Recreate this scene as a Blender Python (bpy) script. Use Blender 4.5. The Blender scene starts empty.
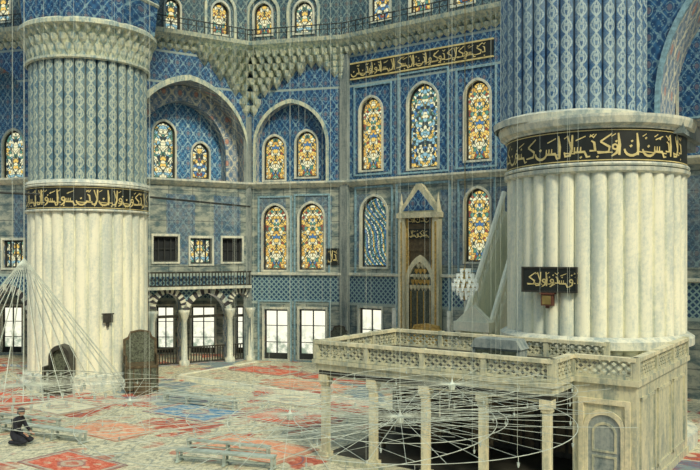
import bpy, bmesh, math, random
from mathutils import Matrix, Vector
random.seed(5)
pi=math.pi
F0=750.0; HY=255.0; CH=5.8
sc=bpy.context.scene
try:
    sc.view_settings.view_transform='Standard'
    sc.view_settings.look='None'
except Exception: pass

# ---------------------------------------------------------------- node helpers
class X:
    def __init__(s,nt,k): s.nt=nt; s.k=k
    def op(s,o,*a):
        n=s.nt.nodes.new('ShaderNodeMath'); n.operation=o
        for i,b in enumerate((s,)+a):
            if isinstance(b,X): s.nt.links.new(b.k,n.inputs[i])
            else: n.inputs[i].default_value=float(b)
        return X(s.nt,n.outputs[0])
    def __add__(s,b): return s.op('ADD',b)
    def __radd__(s,b): return s.op('ADD',b)
    def __sub__(s,b): return s.op('SUBTRACT',b)
    def __rsub__(s,b): return (s*-1.0)+b
    def __mul__(s,b): return s.op('MULTIPLY',b)
    def __rmul__(s,b): return s.op('MULTIPLY',b)
    def __truediv__(s,b): return s.op('DIVIDE',b)
    def sin(s): return s.op('SINE')
    def cos(s): return s.op('COSINE')
    def abs(s): return s.op('ABSOLUTE')
    def fr(s): return s.op('FRACT')
    def sqrt(s): return s.op('SQRT')
    def gt(s,b): return s.op('GREATER_THAN',b)
    def lt(s,b): return s.op('LESS_THAN',b)
    def mx(s,b): return s.op('MAXIMUM',b)
    def mn(s,b): return s.op('MINIMUM',b)
    def line(s,v,w): return (s-v).abs().lt(w)

class M:
    def __init__(s,name,rough=0.6,metal=0.0):
        s.mat=bpy.data.materials.new(name); s.mat.use_nodes=True
        s.nt=s.mat.node_tree; s.b=s.nt.nodes['Principled BSDF']
        s.b.inputs['Roughness'].default_value=rough
        s.b.inputs['Metallic'].default_value=metal
        s.tc=s.nt.nodes.new('ShaderNodeTexCoord')
    def xyz(s,src='Object'):
        n=s.nt.nodes.new('ShaderNodeSeparateXYZ'); s.nt.links.new(s.tc.outputs[src],n.inputs[0])
        return [X(s.nt,n.outputs[i]) for i in range(3)]
    def vec(s,x,y,z=0.0):
        n=s.nt.nodes.new('ShaderNodeCombineXYZ')
        for i,b in enumerate((x,y,z)):
            if isinstance(b,X): s.nt.links.new(b.k,n.inputs[i])
            else: n.inputs[i].default_value=float(b)
        return n.outputs[0]
    def noise(s,scale,vec=None,detail=4,rough=0.6,src='Object'):
        n=s.nt.nodes.new('ShaderNodeTexNoise'); n.inputs['Scale'].default_value=scale
        n.inputs['Detail'].default_value=detail; n.inputs['Roughness'].default_value=rough
        s.nt.links.new(vec if vec is not None else s.tc.outputs[src],n.inputs['Vector'])
        return X(s.nt,n.outputs[0])
    def vor(s,scale,vec=None,feat='F1',src='Object'):
        n=s.nt.nodes.new('ShaderNodeTexVoronoi'); n.feature=feat; n.inputs['Scale'].default_value=scale
        s.nt.links.new(vec if vec is not None else s.tc.outputs[src],n.inputs['Vector'])
        return n
    def rng(s,x,a,b,c=0.0,d=1.0):
        n=s.nt.nodes.new('ShaderNodeMapRange'); n.interpolation_type='SMOOTHSTEP'
        s.nt.links.new(x.k,n.inputs[0])
        for i,v in enumerate((a,b,c,d)): n.inputs[i+1].default_value=v
        return X(s.nt,n.outputs[0])
    def mix(s,f,a,b):
        n=s.nt.nodes.new('ShaderNodeMix'); n.data_type='RGBA'; n.clamp_factor=True
        if isinstance(f,X): s.nt.links.new(f.k,n.inputs[0])
        else: n.inputs[0].default_value=f
        for i,c in ((6,a),(7,b)):
            if isinstance(c,tuple): n.inputs[i].default_value=(*c,1)
            else: s.nt.links.new(c,n.inputs[i])
        return n.outputs[2]
    def ramp(s,x,stops,const=False):
        n=s.nt.nodes.new('ShaderNodeValToRGB'); cr=n.color_ramp
        if const: cr.interpolation='CONSTANT'
        while len(cr.elements)<len(stops): cr.elements.new(0.5)
        for e,(p,c) in zip(cr.elements,stops): e.position=p; e.color=(*c,1)
        s.nt.links.new(x.k,n.inputs[0]); return n.outputs[0]
    def col(s,c):
        if isinstance(c,tuple): s.b.inputs['Base Color'].default_value=(*c,1)
        else: s.nt.links.new(c,s.b.inputs['Base Color'])
        return s
    def bump(s,x,st=0.3,dist=0.02):
        n=s.nt.nodes.new('ShaderNodeBump'); n.inputs['Strength'].default_value=st; n.inputs['Distance'].default_value=dist
        s.nt.links.new(x.k,n.inputs['Height']); s.nt.links.new(n.outputs[0],s.b.inputs['Normal']); return s
    def emit(s,c,st):
        if isinstance(c,tuple): s.b.inputs['Emission Color'].default_value=(*c,1)
        else: s.nt.links.new(c,s.b.inputs['Emission Color'])
        s.b.inputs['Emission Strength'].default_value=st; return s

def plain(name,c,rough=0.6,metal=0.0,var=0.25,scale=3.0):
    m=M(name,rough,metal); n=m.noise(scale)
    m.col(m.mix(m.rng(n,0.3,0.7),tuple(v*(1-var) for v in c),tuple(min(1,v*(1+var)) for v in c)))
    return m.mat

def marble(name,c1,c2,scale=0.8,streak=True):
    m=M(name,0.45); x,y,z=m.xyz()
    n=m.noise(scale,m.vec(x*3.0,y*3.0,z*0.6),6,0.7)
    n2=m.noise(9.0,None,5,0.7)
    f=m.rng(n*0.7+n2*0.3,0.36,0.60)
    m.col(m.mix(f,c1,c2)); m.bump(n2,0.25,0.02); return m.mat

mt_marble=marble('marble_white',(0.32,0.40,0.40),(0.78,0.77,0.62))
mt_shaft=marble('marble_shaft',(0.56,0.62,0.56),(0.93,0.91,0.72),0.5)
mt_plat=marble('marble_aged',(0.25,0.30,0.26),(0.64,0.61,0.42),1.6)
mt_marble2=marble('marble_cream',(0.38,0.40,0.30),(0.80,0.73,0.50))
mt_minbar=marble('marble_minbar',(0.68,0.72,0.60),(0.95,0.93,0.74))
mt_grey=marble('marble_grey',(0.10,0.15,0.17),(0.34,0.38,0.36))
mt_cream=marble('plaster_cream',(0.18,0.31,0.36),(0.70,0.71,0.52),2.4)
mt_black=plain('enamel_black',(0.012,0.016,0.014),0.5)
mt_gold=plain('gold_leaf',(0.66,0.55,0.25),0.45,0.0,0.2)
mt_iron=plain('iron_dark',(0.03,0.035,0.035),0.5)
mt_wire=plain('steel_wire',(0.55,0.60,0.52),0.5)
mt_darkwood=plain('dark_wood',(0.035,0.035,0.028),0.5,0,0.4,6)
mt_dw2=plain('carved_wood_panel',(0.06,0.075,0.055),0.5,0,0.5,14)
mt_brownwood=plain('brown_wood',(0.10,0.075,0.04),0.5,0,0.4,6)
mt_goldwood=plain('gilded_wood',(0.50,0.33,0.09),0.5,0,0.4,8)
mt_bench=plain('bench_painted_wood',(0.40,0.47,0.42),0.6,0,0.25,4)
mt_brass=plain('brass',(0.45,0.33,0.12),0.35,0.6)
mt_wax=plain('candle_wax',(0.75,0.72,0.6),0.5)
mm=M('opal_glass',0.2); mm.col((0.75,0.8,0.74)); mm.emit((0.9,1.0,0.9),0.15); mt_glassw=mm.mat
mt_lampg=plain('lamp_glass',(0.45,0.52,0.48),0.3)
mt_redst=plain('dark_stone',(0.05,0.05,0.06),0.7)
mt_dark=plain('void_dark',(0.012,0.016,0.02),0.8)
mt_trimblue=plain('tile_border',(0.24,0.40,0.48),0.5,0,0.3,8)

def tilecol(m,x,z,s,deep,mid,lite,acc,dk=0.35):
    p=x*(2*pi/s); q=z*(2*pi/(s*1.35))
    c=p.cos()+q.cos()
    n=m.noise(3.2/s,None,3,0.7)
    nb=m.noise(0.5,None,4,0.7)
    c2=(p*2.0).cos()*(q*2.0).cos()
    base=m.mix(m.rng(c2*0.5+n-0.5,-0.4,0.5),deep,mid)
    ln=c.line(0.0,0.20).mx(c.line(1.3,0.14)*0.8)
    col=m.mix(ln*m.rng(n,0.35,0.65,0.15,0.9),base,lite)
    fl=m.vor(7.0/s)
    col=m.mix(X(m.nt,fl.outputs['Distance']).lt(0.29)*0.6,col,lite)
    col=m.mix(c.gt(1.7)*0.6,col,acc)
    return m.mix(m.rng(nb,0.35,0.65,dk,0.0),col,tuple(k*0.45 for k in mid))
BL=((0.012,0.055,0.165),(0.04,0.165,0.37),(0.34,0.53,0.58),(0.28,0.18,0.15))
def tilemat(name,s,pal=BL,swap=False,dk=0.35):
    m=M(name,0.35); x,y,z=m.xyz()
    m.col(tilecol(m,(x+y) if swap else x,z,s,*pal,dk)); return m.mat
mt_tile=tilemat('iznik_tile',0.62)
mt_tile_lit=tilemat('iznik_tile_lit',0.62,((0.03,0.12,0.29),(0.09,0.30,0.55),(0.54,0.72,0.74),(0.4,0.25,0.2)),False,0.1)  # lighter copy of the tile, brightness painted in for the vaulted recesses
mt_soffit=tilemat('painted_soffit',0.9,((0.14,0.24,0.38),(0.46,0.48,0.48),(0.90,0.85,0.62),(0.62,0.20,0.10)),True,0.0)
mt_drum=tilemat('painted_drum',0.6,((0.04,0.08,0.12),(0.10,0.20,0.25),(0.38,0.46,0.40),(0.2,0.12,0.08)))

def wallmat():
    m=M('wall_tiles_and_marble',0.45); x,y,z=m.xyz()
    tile=tilecol(m,x,z,0.62,*BL)
    n=m.noise(1.2,m.vec(x*1.0,y*1.0,z*2.0),6,0.7)
    mb=m.mix(m.rng(n,0.38,0.62),(0.09,0.15,0.17),(0.42,0.45,0.38))
    seam=(x/1.3).fr().line(0.5,0.02).mx((z/0.8).fr().line(0.5,0.03))
    mb=m.mix(seam*0.6,mb,(0.03,0.05,0.07))
    a=((x+z)*(1/0.28)).fr().line(0.5,0.16).mx(((x-z)*(1/0.28)).fr().line(0.5,0.16))
    lat=m.mix(a,(0.02,0.07,0.16),(0.26,0.40,0.42))
    pan=(x/2.6).fr().line(0.5,0.30)*(z.gt(5.3)*z.lt(9.0))
    mid=m.mix(pan*0.55,mb,tile)
    c=m.mix(z.gt(4.75),m.mix(z.gt(3.2),mb,lat),mid)
    c=m.mix(z.gt(9.6),c,tile)
    st=(z.line(9.6,0.1)).mx(z.line(4.75,0.07)).mx(z.line(3.2,0.07)).mx(z.line(14.8,0.06)).mx(z.line(16.4,0.06))
    c=m.mix(st*0.85,c,(0.38,0.47,0.44))
    m.col(c); return m.mat
mt_wall=wallmat()

def colmat(name,deep,mid,lite,vs):
    m=M(name,0.4); u,v,w=m.xyz('UV')
    uf=(u.fr()-0.5).abs(); vv=v*vs
    og=(vv*pi).sin().abs()*0.34
    n=m.noise(2.2,m.vec(u*2.0,vv*3.0),3,0.8)
    n3=m.noise(0.35,m.vec(u*1.0,vv*1.0),3,0.8)
    base=m.mix(m.rng(n,0.35,0.65),deep,mid)
    ln=(uf-og).abs().lt(0.06)
    leaf=(uf-og*0.45).abs().lt(0.05)
    edge=uf.gt(0.44)
    c=m.mix(ln.mx(leaf)*m.rng(n,0.3,0.6,0.3,0.95),base,lite)
    dots=(uf.lt(0.09))*((vv*2.0).fr().lt(0.4))
    c=m.mix(dots*0.7,c,lite)
    c=m.mix(edge,c,tuple(k*0.4 for k in deep))
    c=m.mix(m.rng(n3,0.35,0.7,0.0,0.3),c,lite)
    m.col(c); return m.mat
mt_colL=colmat('painted_flutes_pale',(0.05,0.12,0.19),(0.13,0.26,0.34),(0.54,0.60,0.48),1.9)
mt_colR=colmat('painted_flutes_blue',(0.02,0.07,0.18),(0.07,0.19,0.37),(0.46,0.58,0.58),2.1)

def glass(name,stops,seed,st=1.0,sx=6.5):
    m=M(name,0.3); u,v,w=m.xyz('UV'); ua=u.abs()
    vec=m.vec(ua,v,seed)
    vo=m.vor(sx,vec); cn=m.nt.nodes.new('ShaderNodeSeparateColor'); m.nt.links.new(vo.outputs['Color'],cn.inputs[0])
    c=m.ramp(X(m.nt,cn.outputs[0]),stops,True)
    ve=m.vor(sx,vec,'DISTANCE_TO_EDGE')
    lead=X(m.nt,ve.outputs['Distance']).lt(0.06)
    k=(ua*(2*pi/0.62)).cos()+(v*(2*pi/0.9)).cos()
    lead=lead.mx(k.line(0.0,0.16))
    c=m.mix(lead,c,(0.05,0.07,0.05))
    m.col((0.02,0.02,0.02)); m.emit(c,st); return m.mat
Y_=(0.92,0.62,0.14);W_=(0.92,0.88,0.54);R_=(0.33,0.08,0.04);B_=(0.07,0.20,0.40);G_=(0.10,0.28,0.20);T_=(0.28,0.52,0.58);K_=(0.02,0.04,0.06)
gl_yel=glass('stained_glass_amber',[(0,Y_),(0.24,W_),(0.40,R_),(0.47,(0.70,0.40,0.08)),(0.60,G_),(0.67,W_),(0.80,Y_),(0.94,B_)],1.3)
gl_mix=glass('stained_glass_mixed',[(0,W_),(0.18,Y_),(0.34,B_),(0.5,W_),(0.62,R_),(0.68,T_),(0.82,W_),(0.9,K_)],4.1)
gl_blu=glass('stained_glass_blue',[(0,T_),(0.2,W_),(0.38,B_),(0.5,G_),(0.6,W_),(0.75,Y_),(0.86,K_)],7.7)
gl_grn=glass('stained_glass_green',[(0,W_),(0.25,G_),(0.4,Y_),(0.52,K_),(0.62,W_),(0.84,T_)],9.2)
def twist():
    m=M('stained_glass_twist',0.3); u,v,w=m.xyz('UV')
    a=((u*1.1+v*0.55+(v*2.4).sin()*0.22)*1.5).fr()
    b=((u*1.1-v*0.7)*2.2).fr()
    c=m.ramp(a,[(0,B_),(0.2,W_),(0.36,G_),(0.5,K_),(0.58,T_),(0.72,Y_),(0.86,G_)],True)
    ve=m.vor(7.0,m.vec(u,v,0.0),'DISTANCE_TO_EDGE')
    c=m.mix(X(m.nt,ve.outputs['Distance']).lt(0.09).mx(b.lt(0.12)),c,(0.02,0.06,0.08))
    m.col((0.02,0.02,0.02)); m.emit(c,0.9); return m.mat
gl_tw=twist()
def dayl():
    m=M('daylit_window_glass',0.2); x,y,z=m.xyz('UV')
    n=m.noise(1.6,m.vec(x,y,0.0),5)
    f=m.rng(n,0.40,0.60)*m.rng(y,2.3,0.5)
    c=m.mix(f,(1.0,0.98,0.78),(0.28,0.36,0.26))
    m.col((0.02,0.02,0.02)); m.emit(c,1.15); return m.mat
gl_day=dayl()

# ---------------------------------------------------------------- mesh helpers
def wp(px,d): return Vector(((px-350)/F0*d,d))
def G(px,py):
    d=CH*F0/(py-HY); return wp(px,d)
class MB:
    def __init__(s): s.v=[];s.f=[];s.m=[];s.uv=[];s.M=Matrix.Identity(4)
    def add(s,vs,fs,mi=0,uvs=None):
        o=len(s.v)
        s.v+= [tuple(s.M@Vector(p)) for p in vs]
        for i,f in enumerate(fs):
            s.f.append([o+k for k in f]); s.m.append(mi)
            s.uv.append([uvs[k] for k in f] if uvs else None)
    def box(s,x0,x1,y0,y1,z0,z1,mi=0):
        v=[(x0,y0,z0),(x1,y0,z0),(x1,y1,z0),(x0,y1,z0),(x0,y0,z1),(x1,y0,z1),(x1,y1,z1),(x0,y1,z1)]
        s.add(v,[(0,3,2,1),(4,5,6,7),(0,1,5,4),(1,2,6,5),(2,3,7,6),(3,0,4,7)],mi)
    def tube(s,a,b,r,mi=0,n=6,r2=None):
        a=Vector(a);b=Vector(b);r2=r if r2 is None else r2
        d=(b-a)
        if d.length<1e-6: return
        d.normalize(); u=d.orthogonal().normalized(); w=d.cross(u)
        vs=[];
        for p,rr in ((a,r),(b,r2)):
            for i in range(n):
                t=2*pi*i/n; vs.append(tuple(p+u*math.cos(t)*rr+w*math.sin(t)*rr))
        fs=[(i,(i+1)%n,n+(i+1)%n,n+i) for i in range(n)]+[tuple(range(n))[::-1],tuple(range(n,2*n))]
        s.add(vs,fs,mi)
    def lathe(s,c,prof,n=16,mi=0,rf=None,uvn=None):
        vs=[];uv=[]
        for (r,z) in prof:
            for i in range(n+1):
                t=2*pi*i/n; rr=r*(rf(t,z) if rf else 1)
                vs.append((c[0]+rr*math.cos(t),c[1]+rr*math.sin(t),z)); uv.append(((uvn or 1)*i/n,z))
        fs=[];k=n+1
        for j in range(len(prof)-1):
            for i in range(n): fs.append((j*k+i,j*k+i+1,(j+1)*k+i+1,(j+1)*k+i))
        s.add(vs,fs,mi,uv)
    def prism(s,poly,y0,y1,mi=0):  # poly in (x,z)
        n=len(poly); vs=[(x,y0,z) for x,z in poly]+[(x,y1,z) for x,z in poly]
        s.add(vs,[tuple(range(n)),tuple(range(n,2*n))[::-1]]+[(i,(i+1)%n,n+(i+1)%n,n+i) for i in range(n)],mi)
    def strip(s,o,i_,y0,y1,mi=0):  # ring between outlines
        n=len(o); vs=[(x,y0,z) for x,z in o]+[(x,y0,z) for x,z in i_]+[(x,y1,z) for x,z in o]+[(x,y1,z) for x,z in i_]
        fs=[]
        for k in range(n):
            l=(k+1)%n
            fs+=[(k,l,n+l,n+k),(k,2*n+k,2*n+l,l),(n+k,n+l,3*n+l,3*n+k),(2*n+k,3*n+k,3*n+l,2*n+l)]
        s.add(vs,fs,mi)
    def build(s,name,mats,mw=None,smooth=False,fixn=True,coll=None):
        me=bpy.data.meshes.new(name); me.from_pydata(s.v,[],s.f)
        for m in mats: me.materials.append(m)
        ul=me.uv_layers.new(name='UVMap')
        for p,mi,uv in zip(me.polygons,s.m,s.uv):
            p.material_index=mi; p.use_smooth=smooth
            if uv:
                for li,q in zip(p.loop_indices,uv): ul.data[li].uv=q
        if fixn:
            bm=bmesh.new(); bm.from_mesh(me); bmesh.ops.recalc_face_normals(bm,faces=bm.faces); bm.to_mesh(me); bm.free()
        ob=bpy.data.objects.new(name,me); sc.collection.objects.link(ob)
        if mw is not None: ob.matrix_world=mw
        return ob

class Fr:
    def __init__(s,P,Q):
        s.P=P;s.d=(Q-P).normalized();s.L=(Q-P).length;s.n=Vector((-s.d.y,s.d.x))
        s.M=Matrix.Translation((P.x,P.y,0))@Matrix.Rotation(math.atan2(s.d.y,s.d.x),4,'Z')
    def s(s,px,off=0.0):
        k=(px-350)/F0; p=s.P+s.n*off
        return (k*p.y-p.x)/(s.d.x-k*s.d.y)
    def z(s,px,py,off=0.0):
        t=s.s(px,off); y=(s.P+s.n*off+s.d*t).y
        return CH+(HY-py)/F0*y

def arch(s0,s1,z0,z1,k=1.15,n=7):
    a=(s1-s0)/2; h=min(a*k,(z1-z0)*0.95)
    R=(a*a+h*h)/(2*a) if h>=a else None
    zs=z1-h; pts=[(s0,z0),(s1,z0)]
    cx=(s0+s1)/2
    for i in range(n+1):
        if R:
            am=math.asin(min(1,h/R)); t=am*i/n
            pts.append((s1-R+R*math.cos(t),zs+R*math.sin(t)))
        else:
            t=pi/2*i/n; pts.append((cx+a*math.cos(t),zs+h*math.sin(t)))
    right=pts[2:]
    for (x,z) in reversed(right[:-1]): pts.append((2*cx-x,z))
    return pts

def wallobj(name,outer,holes,thick,mats,mw,y0=0.0):
    cu=bpy.data.curves.new(name,'CURVE'); cu.dimensions='2D'; cu.fill_mode='BOTH'; cu.extrude=thick/2
    for pl in [outer]+holes:
        sp=cu.splines.new('POLY'); sp.points.add(len(pl)-1)
        for p,(x,z) in zip(sp.points,pl): p.co=(x,z,0,1)
        sp.use_cyclic_u=True
    tmp=bpy.data.objects.new('tmp',cu); sc.collection.objects.link(tmp)
    bpy.context.view_layer.update()
    dg=bpy.context.evaluated_depsgraph_get()
    me=bpy.data.meshes.new_from_object(tmp.evaluated_get(dg))
    bpy.data.objects.remove(tmp)
    for v in me.vertices:
        x,y,z=v.co; v.co=(x,y0+thick/2+z,y)
    me.materials.clear()
    for m in mats: me.materials.append(m)
    bm=bmesh.new(); bm.from_mesh(me); bmesh.ops.remove_doubles(bm,verts=bm.verts,dist=1e-5); bmesh.ops.recalc_face_normals(bm,faces=bm.faces); bm.to_mesh(me); bm.free()
    for p in me.polygons:
        p.use_smooth=False
        p.material_index=0 if abs(p.normal.y)>0.5 or len(mats)<2 else 1
    me.name=name
    ob=bpy.data.objects.new(name,me); sc.collection.objects.link(ob); ob.matrix_world=mw
    return ob

WN=[0]
def window(F,px0,px1,yt,yb,gm,off=0.0,th=0.4,k=1.15,frame=0.09,rect=False,name=None,mull=0,fm=None):
    pc=(px0+px1)/2; s0,s1=F.s(px0,off),F.s(px1,off); z0,z1=F.z(pc,yb,off),F.z(pc,yt,off)
    z0=max(z0,0.05)
    return window_m(F,s0,s1,z0,z1,gm,off,th,k,frame,rect,name,mull,fm)
def window_m(F,s0,s1,z0,z1,gm,off=0.0,th=0.4,k=1.15,frame=0.09,rect=False,name=None,mull=0,fm=None):
    A=(lambda a,b,c,d:[(a,c),(b,c),(b,d),(a,d)]) if rect else (lambda a,b,c,d:arch(a,b,c,d,k))
    hole=A(s0,s1,z0,z1)
    mb=MB(); n=len(hole); cx=(s0+s1)/2
    mb.add([(x,off+th*0.6,z) for x,z in hole],[tuple(range(n))],0,[(x-cx,z-z0) for x,z in hole])
    e=frame
    mb.strip(A(s0-e,s1+e,z0-e,z1+e*1.3),A(s0+0.01,s1-0.01,z0+0.01,z1-0.01),off-0.06,off+0.05,1)
    mb.strip(A(s0+.01,s1-.01,z0+.01,z1-.01),A(s0+.09,s1-.09,z0+.09,z1-.11),off+th*0.35,off+th*0.55,2)
    if mull:
        for i in range(1,mull+1):
            x=s0+(s1-s0)*i/(mull+1); mb.box(x-.03,x+.03,off+th*.4,off+th*.55,z0,z1-(0 if rect else (s1-s0)*.3),2)
        nz=max(2,int((z1-z0)/0.85))
        for i in range(1,nz): 
            z=z0+(z1-z0)*i/nz; mb.box(s0,s1,off+th*.42,off+th*.52,z-.02,z+.02,2)
        if z0<0.2: mb.box(s0+.02,s1-.02,off+th*.3,off+th*.56,z0,z0+.32,2)
    WN[0]+=1
    mb.build(name or 'window_%d'%WN[0],[gm,fm or mt_marble,mt_iron],F.M)
    return hole

def sweep(name,pts,prof,mats,mi=0,mb=None):
    n=len(pts); nm=[]
    for i in range(n):
        ds=[]
        if i>0: ds.append((pts[i]-pts[i-1]).normalized())
        if i<n-1: ds.append((pts[i+1]-pts[i]).normalized())
        ns=[Vector((d.y,-d.x)) for d in ds]; a=sum(ns,Vector((0,0)))
        a.normalize(); a=a/max(0.3,a.dot(ns[0])); nm.append(a)
    mb=mb or MB(); vs=[];
    for i in range(n):
        for (o,z) in prof: q=pts[i]+nm[i]*o; vs.append((q.x,q.y,z))
    k=len(prof); fs=[]
    for i in range(n-1):
        for j in range(k): fs.append((i*k+j,i*k+(j+1)%k,(i+1)*k+(j+1)%k,(i+1)*k+j))
    fs+=[tuple(range(k)),tuple(range((n-1)*k,n*k))]
    mb.add(vs,fs,mi)
    return mb.build(name,mats)

def ribbon(mb,pts,w,mapf,mi):
    n=len(pts); vs=[]
    for i,(x,y) in enumerate(pts):
        a=pts[max(0,i-1)]; b=pts[min(n-1,i+1)]
        dx,dy=b[0]-a[0],b[1]-a[1]; l=math.hypot(dx,dy) or 1
        t=i/(n-1); ww=w*(0.55+0.75*math.sin(pi*min(1,t*0.8+0.15)))*0.5
        vs.append(mapf(x-dy/l*ww,y+dx/l*ww)); vs.append(mapf(x+dy/l*ww,y-dx/l*ww))
    mb.add(vs,[(2*i,2*i+1,2*i+3,2*i+2) for i in range(n-1)],mi)
def calli(mb,w,h,mapf,seed,mi=1):
    R=random.Random(seed); x=0.1*h; t=0.075*h; last=''
    while x<w-0.5*h:
        g=R.choice([c for c in 'abklwds' if c!=last]); last=g
        if g=='a':
            ribbon(mb,[(x,.12*h),(x+.01*h,.5*h),(x-.03*h,.92*h)],t*1.15,mapf,mi); adv=.2
        elif g=='b':
            ribbon(mb,[(x+.26*h-.26*h*math.cos(q*pi/7),.34*h-.24*h*math.sin(q*pi/7)) for q in range(8)],t,mapf,mi); adv=.54
            ribbon(mb,[(x+.2*h,.42*h),(x+.28*h,.48*h)],t*1.3,mapf,mi)
        elif g=='l':
            ribbon(mb,[(x+.3*h,.92*h),(x+.28*h,.4*h),(x+.2*h,.16*h),(x+.03*h,.14*h),(x,.3*h)],t,mapf,mi)
            ribbon(mb,[(x+.12*h,.9*h),(x+.3*h,.3*h)],t*.9,mapf,mi); adv=.4
        elif g=='w':
            ribbon(mb,[(x+.13*h+.09*h*math.cos(q*pi/4),.42*h+.09*h*math.sin(q*pi/4)) for q in range(9)],t*.8,mapf,mi)
            ribbon(mb,[(x+.22*h,.42*h),(x+.18*h,.2*h),(x,.08*h)],t,mapf,mi); adv=.3
        elif g=='d':
            ribbon(mb,[(x,.3*h),(x+.2*h,.3*h),(x+.16*h,.6*h),(x+.06*h,.66*h)],t,mapf,mi)
            ribbon(mb,[(x+.02*h,.88*h),(x+.14*h,.78*h),(x+.24*h,.9*h)],t*.6,mapf,mi); adv=.3
        elif g=='s':
            for q in range(3): ribbon(mb,[(x+q*.11*h,.28*h),(x+q*.11*h+.01*h,.46*h)],t*.8,mapf,mi)
            ribbon(mb,[(x-.02*h,.27*h),(x+.36*h,.27*h),(x+.44*h,.08*h),(x+.56*h,.10*h)],t,mapf,mi)
            ribbon(mb,[(x+.05*h,.7*h),(x+.4*h,.84*h)],t*.7,mapf,mi); adv=.58
        else:
            ribbon(mb,[(x+.1*h,.62*h),(x+.5*h,.90*h)],t,mapf,mi)
            ribbon(mb,[(x+.1*h,.62*h),(x+.42*h,.42*h),(x+.38*h,.24*h),(x,.2*h)],t,mapf,mi); adv=.52
        if R.random()<.5: ribbon(mb,[(x-.02*h,.26*h),(x+adv*h,.22*h)],t*.8,mapf,mi)
        if R.random()<.7:
            yy=R.choice([.6,.72,.05]); xx=R.random()*.15; ribbon(mb,[(x+(.1+xx)*h,yy*h),(x+(.17+xx)*h,(yy+.05)*h)],t*1.1,mapf,mi)
        if R.random()<.3: ribbon(mb,[(x,.8*h),(x+.16*h,.9*h)],t*.6,mapf,mi)
        x+=adv*h*0.92

def cell(mb,w,h,dep,mi=0):   # muqarnas cell: x along, -y outwards, z 0..h
    a=w/2
    top=[(-a,0,h),(-a*.7,-dep*.75,h),(0,-dep,h),(a*.7,-dep*.75,h),(a,0,h)]
    md=[(-a,0,h*.55),(-a*.6,-dep*.45,h*.55),(0,-dep*.75,h*.5),(a*.6,-dep*.45,h*.55),(a,0,h*.55)]
    bt=(0,0,0)
    vs=top+md+[bt]
    fs=[(i,i+1,6+i,5+i) for i in range(4)]+[(5+i,6+i,10) for i in range(4)]+[(0,1,2,3,4)]
    mb.add(vs,fs,mi)

# ---------------------------------------------------------------- plan
U=Vector((0.815,-0.58)).normalized(); V=Vector((-U.y,U.x))
K0=wp(-75,40.5); K1=wp(105,37.4); K2=wp(250,41.5); K3=wp(346,40.2)
K4=K3+U*24
FA=Fr(K3,K4); FB=Fr(K2,K3); FC=Fr(K1,K2); FD=Fr(K0,K1)
CORN=17.3

# floor : wall-to-wall patterned carpets, sewn in strips
def floormat():
    m=M('prayer_carpet_floor',0.9); x,y,z=m.xyz()
    a=x*U.x+y*U.y; b=x*V.x+y*V.y
    n=m.noise(0.22,None,4,0.65); n2=m.noise(5.0,None,5,0.85); n3=m.noise(0.8,None,4,0.7); n4=m.noise(0.17,m.vec(x+40.0,y,z),3,0.6)
    p=(a*(2*pi/1.3)).cos()+(b*(2*pi/1.9)).cos()
    q=(a*(2*pi/0.65)).cos()+(b*(2*pi/0.65)).cos()
    base=m.mix(m.rng(n2,0.36,0.60),(0.24,0.25,0.19),(0.74,0.70,0.50))
    base=m.mix(p.gt(1.1)*m.rng(n3,0.42,0.58)*0.7,base,(0.46,0.13,0.08))
    base=m.mix(p.line(0.2,0.12)*0.5,base,(0.20,0.26,0.26))
    red=m.mix(m.rng(n2,0.40,0.62),(0.34,0.06,0.04),(0.60,0.20,0.12))
    red=m.mix(q.gt(1.0)*m.rng(n3,0.40,0.6)*0.8,red,(0.62,0.56,0.42))
    red=m.mix(p.line(-0.6,0.15)*0.6,red,(0.12,0.15,0.20))
    c=m.mix(m.rng(n,0.535,0.56),base,red)
    c=m.mix(m.rng(n4,0.60,0.63)*m.rng(n2,0.35,0.55,0.3,1.0)*0.8,c,(0.07,0.18,0.28))
    row=((b/3.8).fr().lt(0.03)).mx((a/5.2).fr().lt(0.02))
    c=m.mix(row*0.6,c,(0.62,0.60,0.48))
    m.col(c); m.bump(n2,0.3,0.02); return m.mat
fm_=floormat()
mb=MB(); mb.box(-34,34,2,60,-0.3,0)
mb.build('floor',[fm_])
def rugmat(name,f,b,c,fade=0.45):
    m=M(name,0.9); u,v,w=m.xyz('UV')
    r=u.abs().mx(v.abs()); n=m.noise(3.5,m.vec(u,v),5,0.9)
    p=(u*14.0).cos()+(v*14.0).cos()
    col=m.mix(m.rng(n,0.35,0.6)*0.6,f,tuple(min(1,k*1.8) for k in f))
    col=m.mix(p.gt(1.0)*m.rng(n,0.4,0.55)*0.8,col,c)
    med=((u*u)*1.6+v*v).sqrt()+(n-0.5)*0.5
    col=m.mix(med.lt(0.42)*0.6,col,b); col=m.mix(med.lt(0.33)*0.7,col,c); col=m.mix(med.lt(0.2)*0.8,col,f)
    r2=r+(n-0.5)*0.12
    col=m.mix(r2.gt(0.82)*0.7,col,b); col=m.mix(r2.line(0.88,0.03)*.8,col,c)
    col=m.mix(m.rng(n,0.42,0.66,0.0,fade),col,(0.60,0.57,0.42))
    m.col(col); return m.mat
RED=rugmat('rug_red',(0.50,0.08,0.04),(0.14,0.13,0.16),(0.58,0.50,0.36))
PNK=rugmat('rug_rose',(0.60,0.24,0.14),(0.42,0.12,0.07),(0.62,0.57,0.42),.6)
BLU=rugmat('rug_blue',(0.06,0.19,0.34),(0.36,0.10,0.06),(0.52,0.52,0.42))
CRM=rugmat('rug_cream',(0.62,0.58,0.42),(0.44,0.18,0.11),(0.24,0.30,0.30),.8)
frUV=Matrix.Rotation(math.atan2(U.y,U.x),4,'Z')
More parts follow.
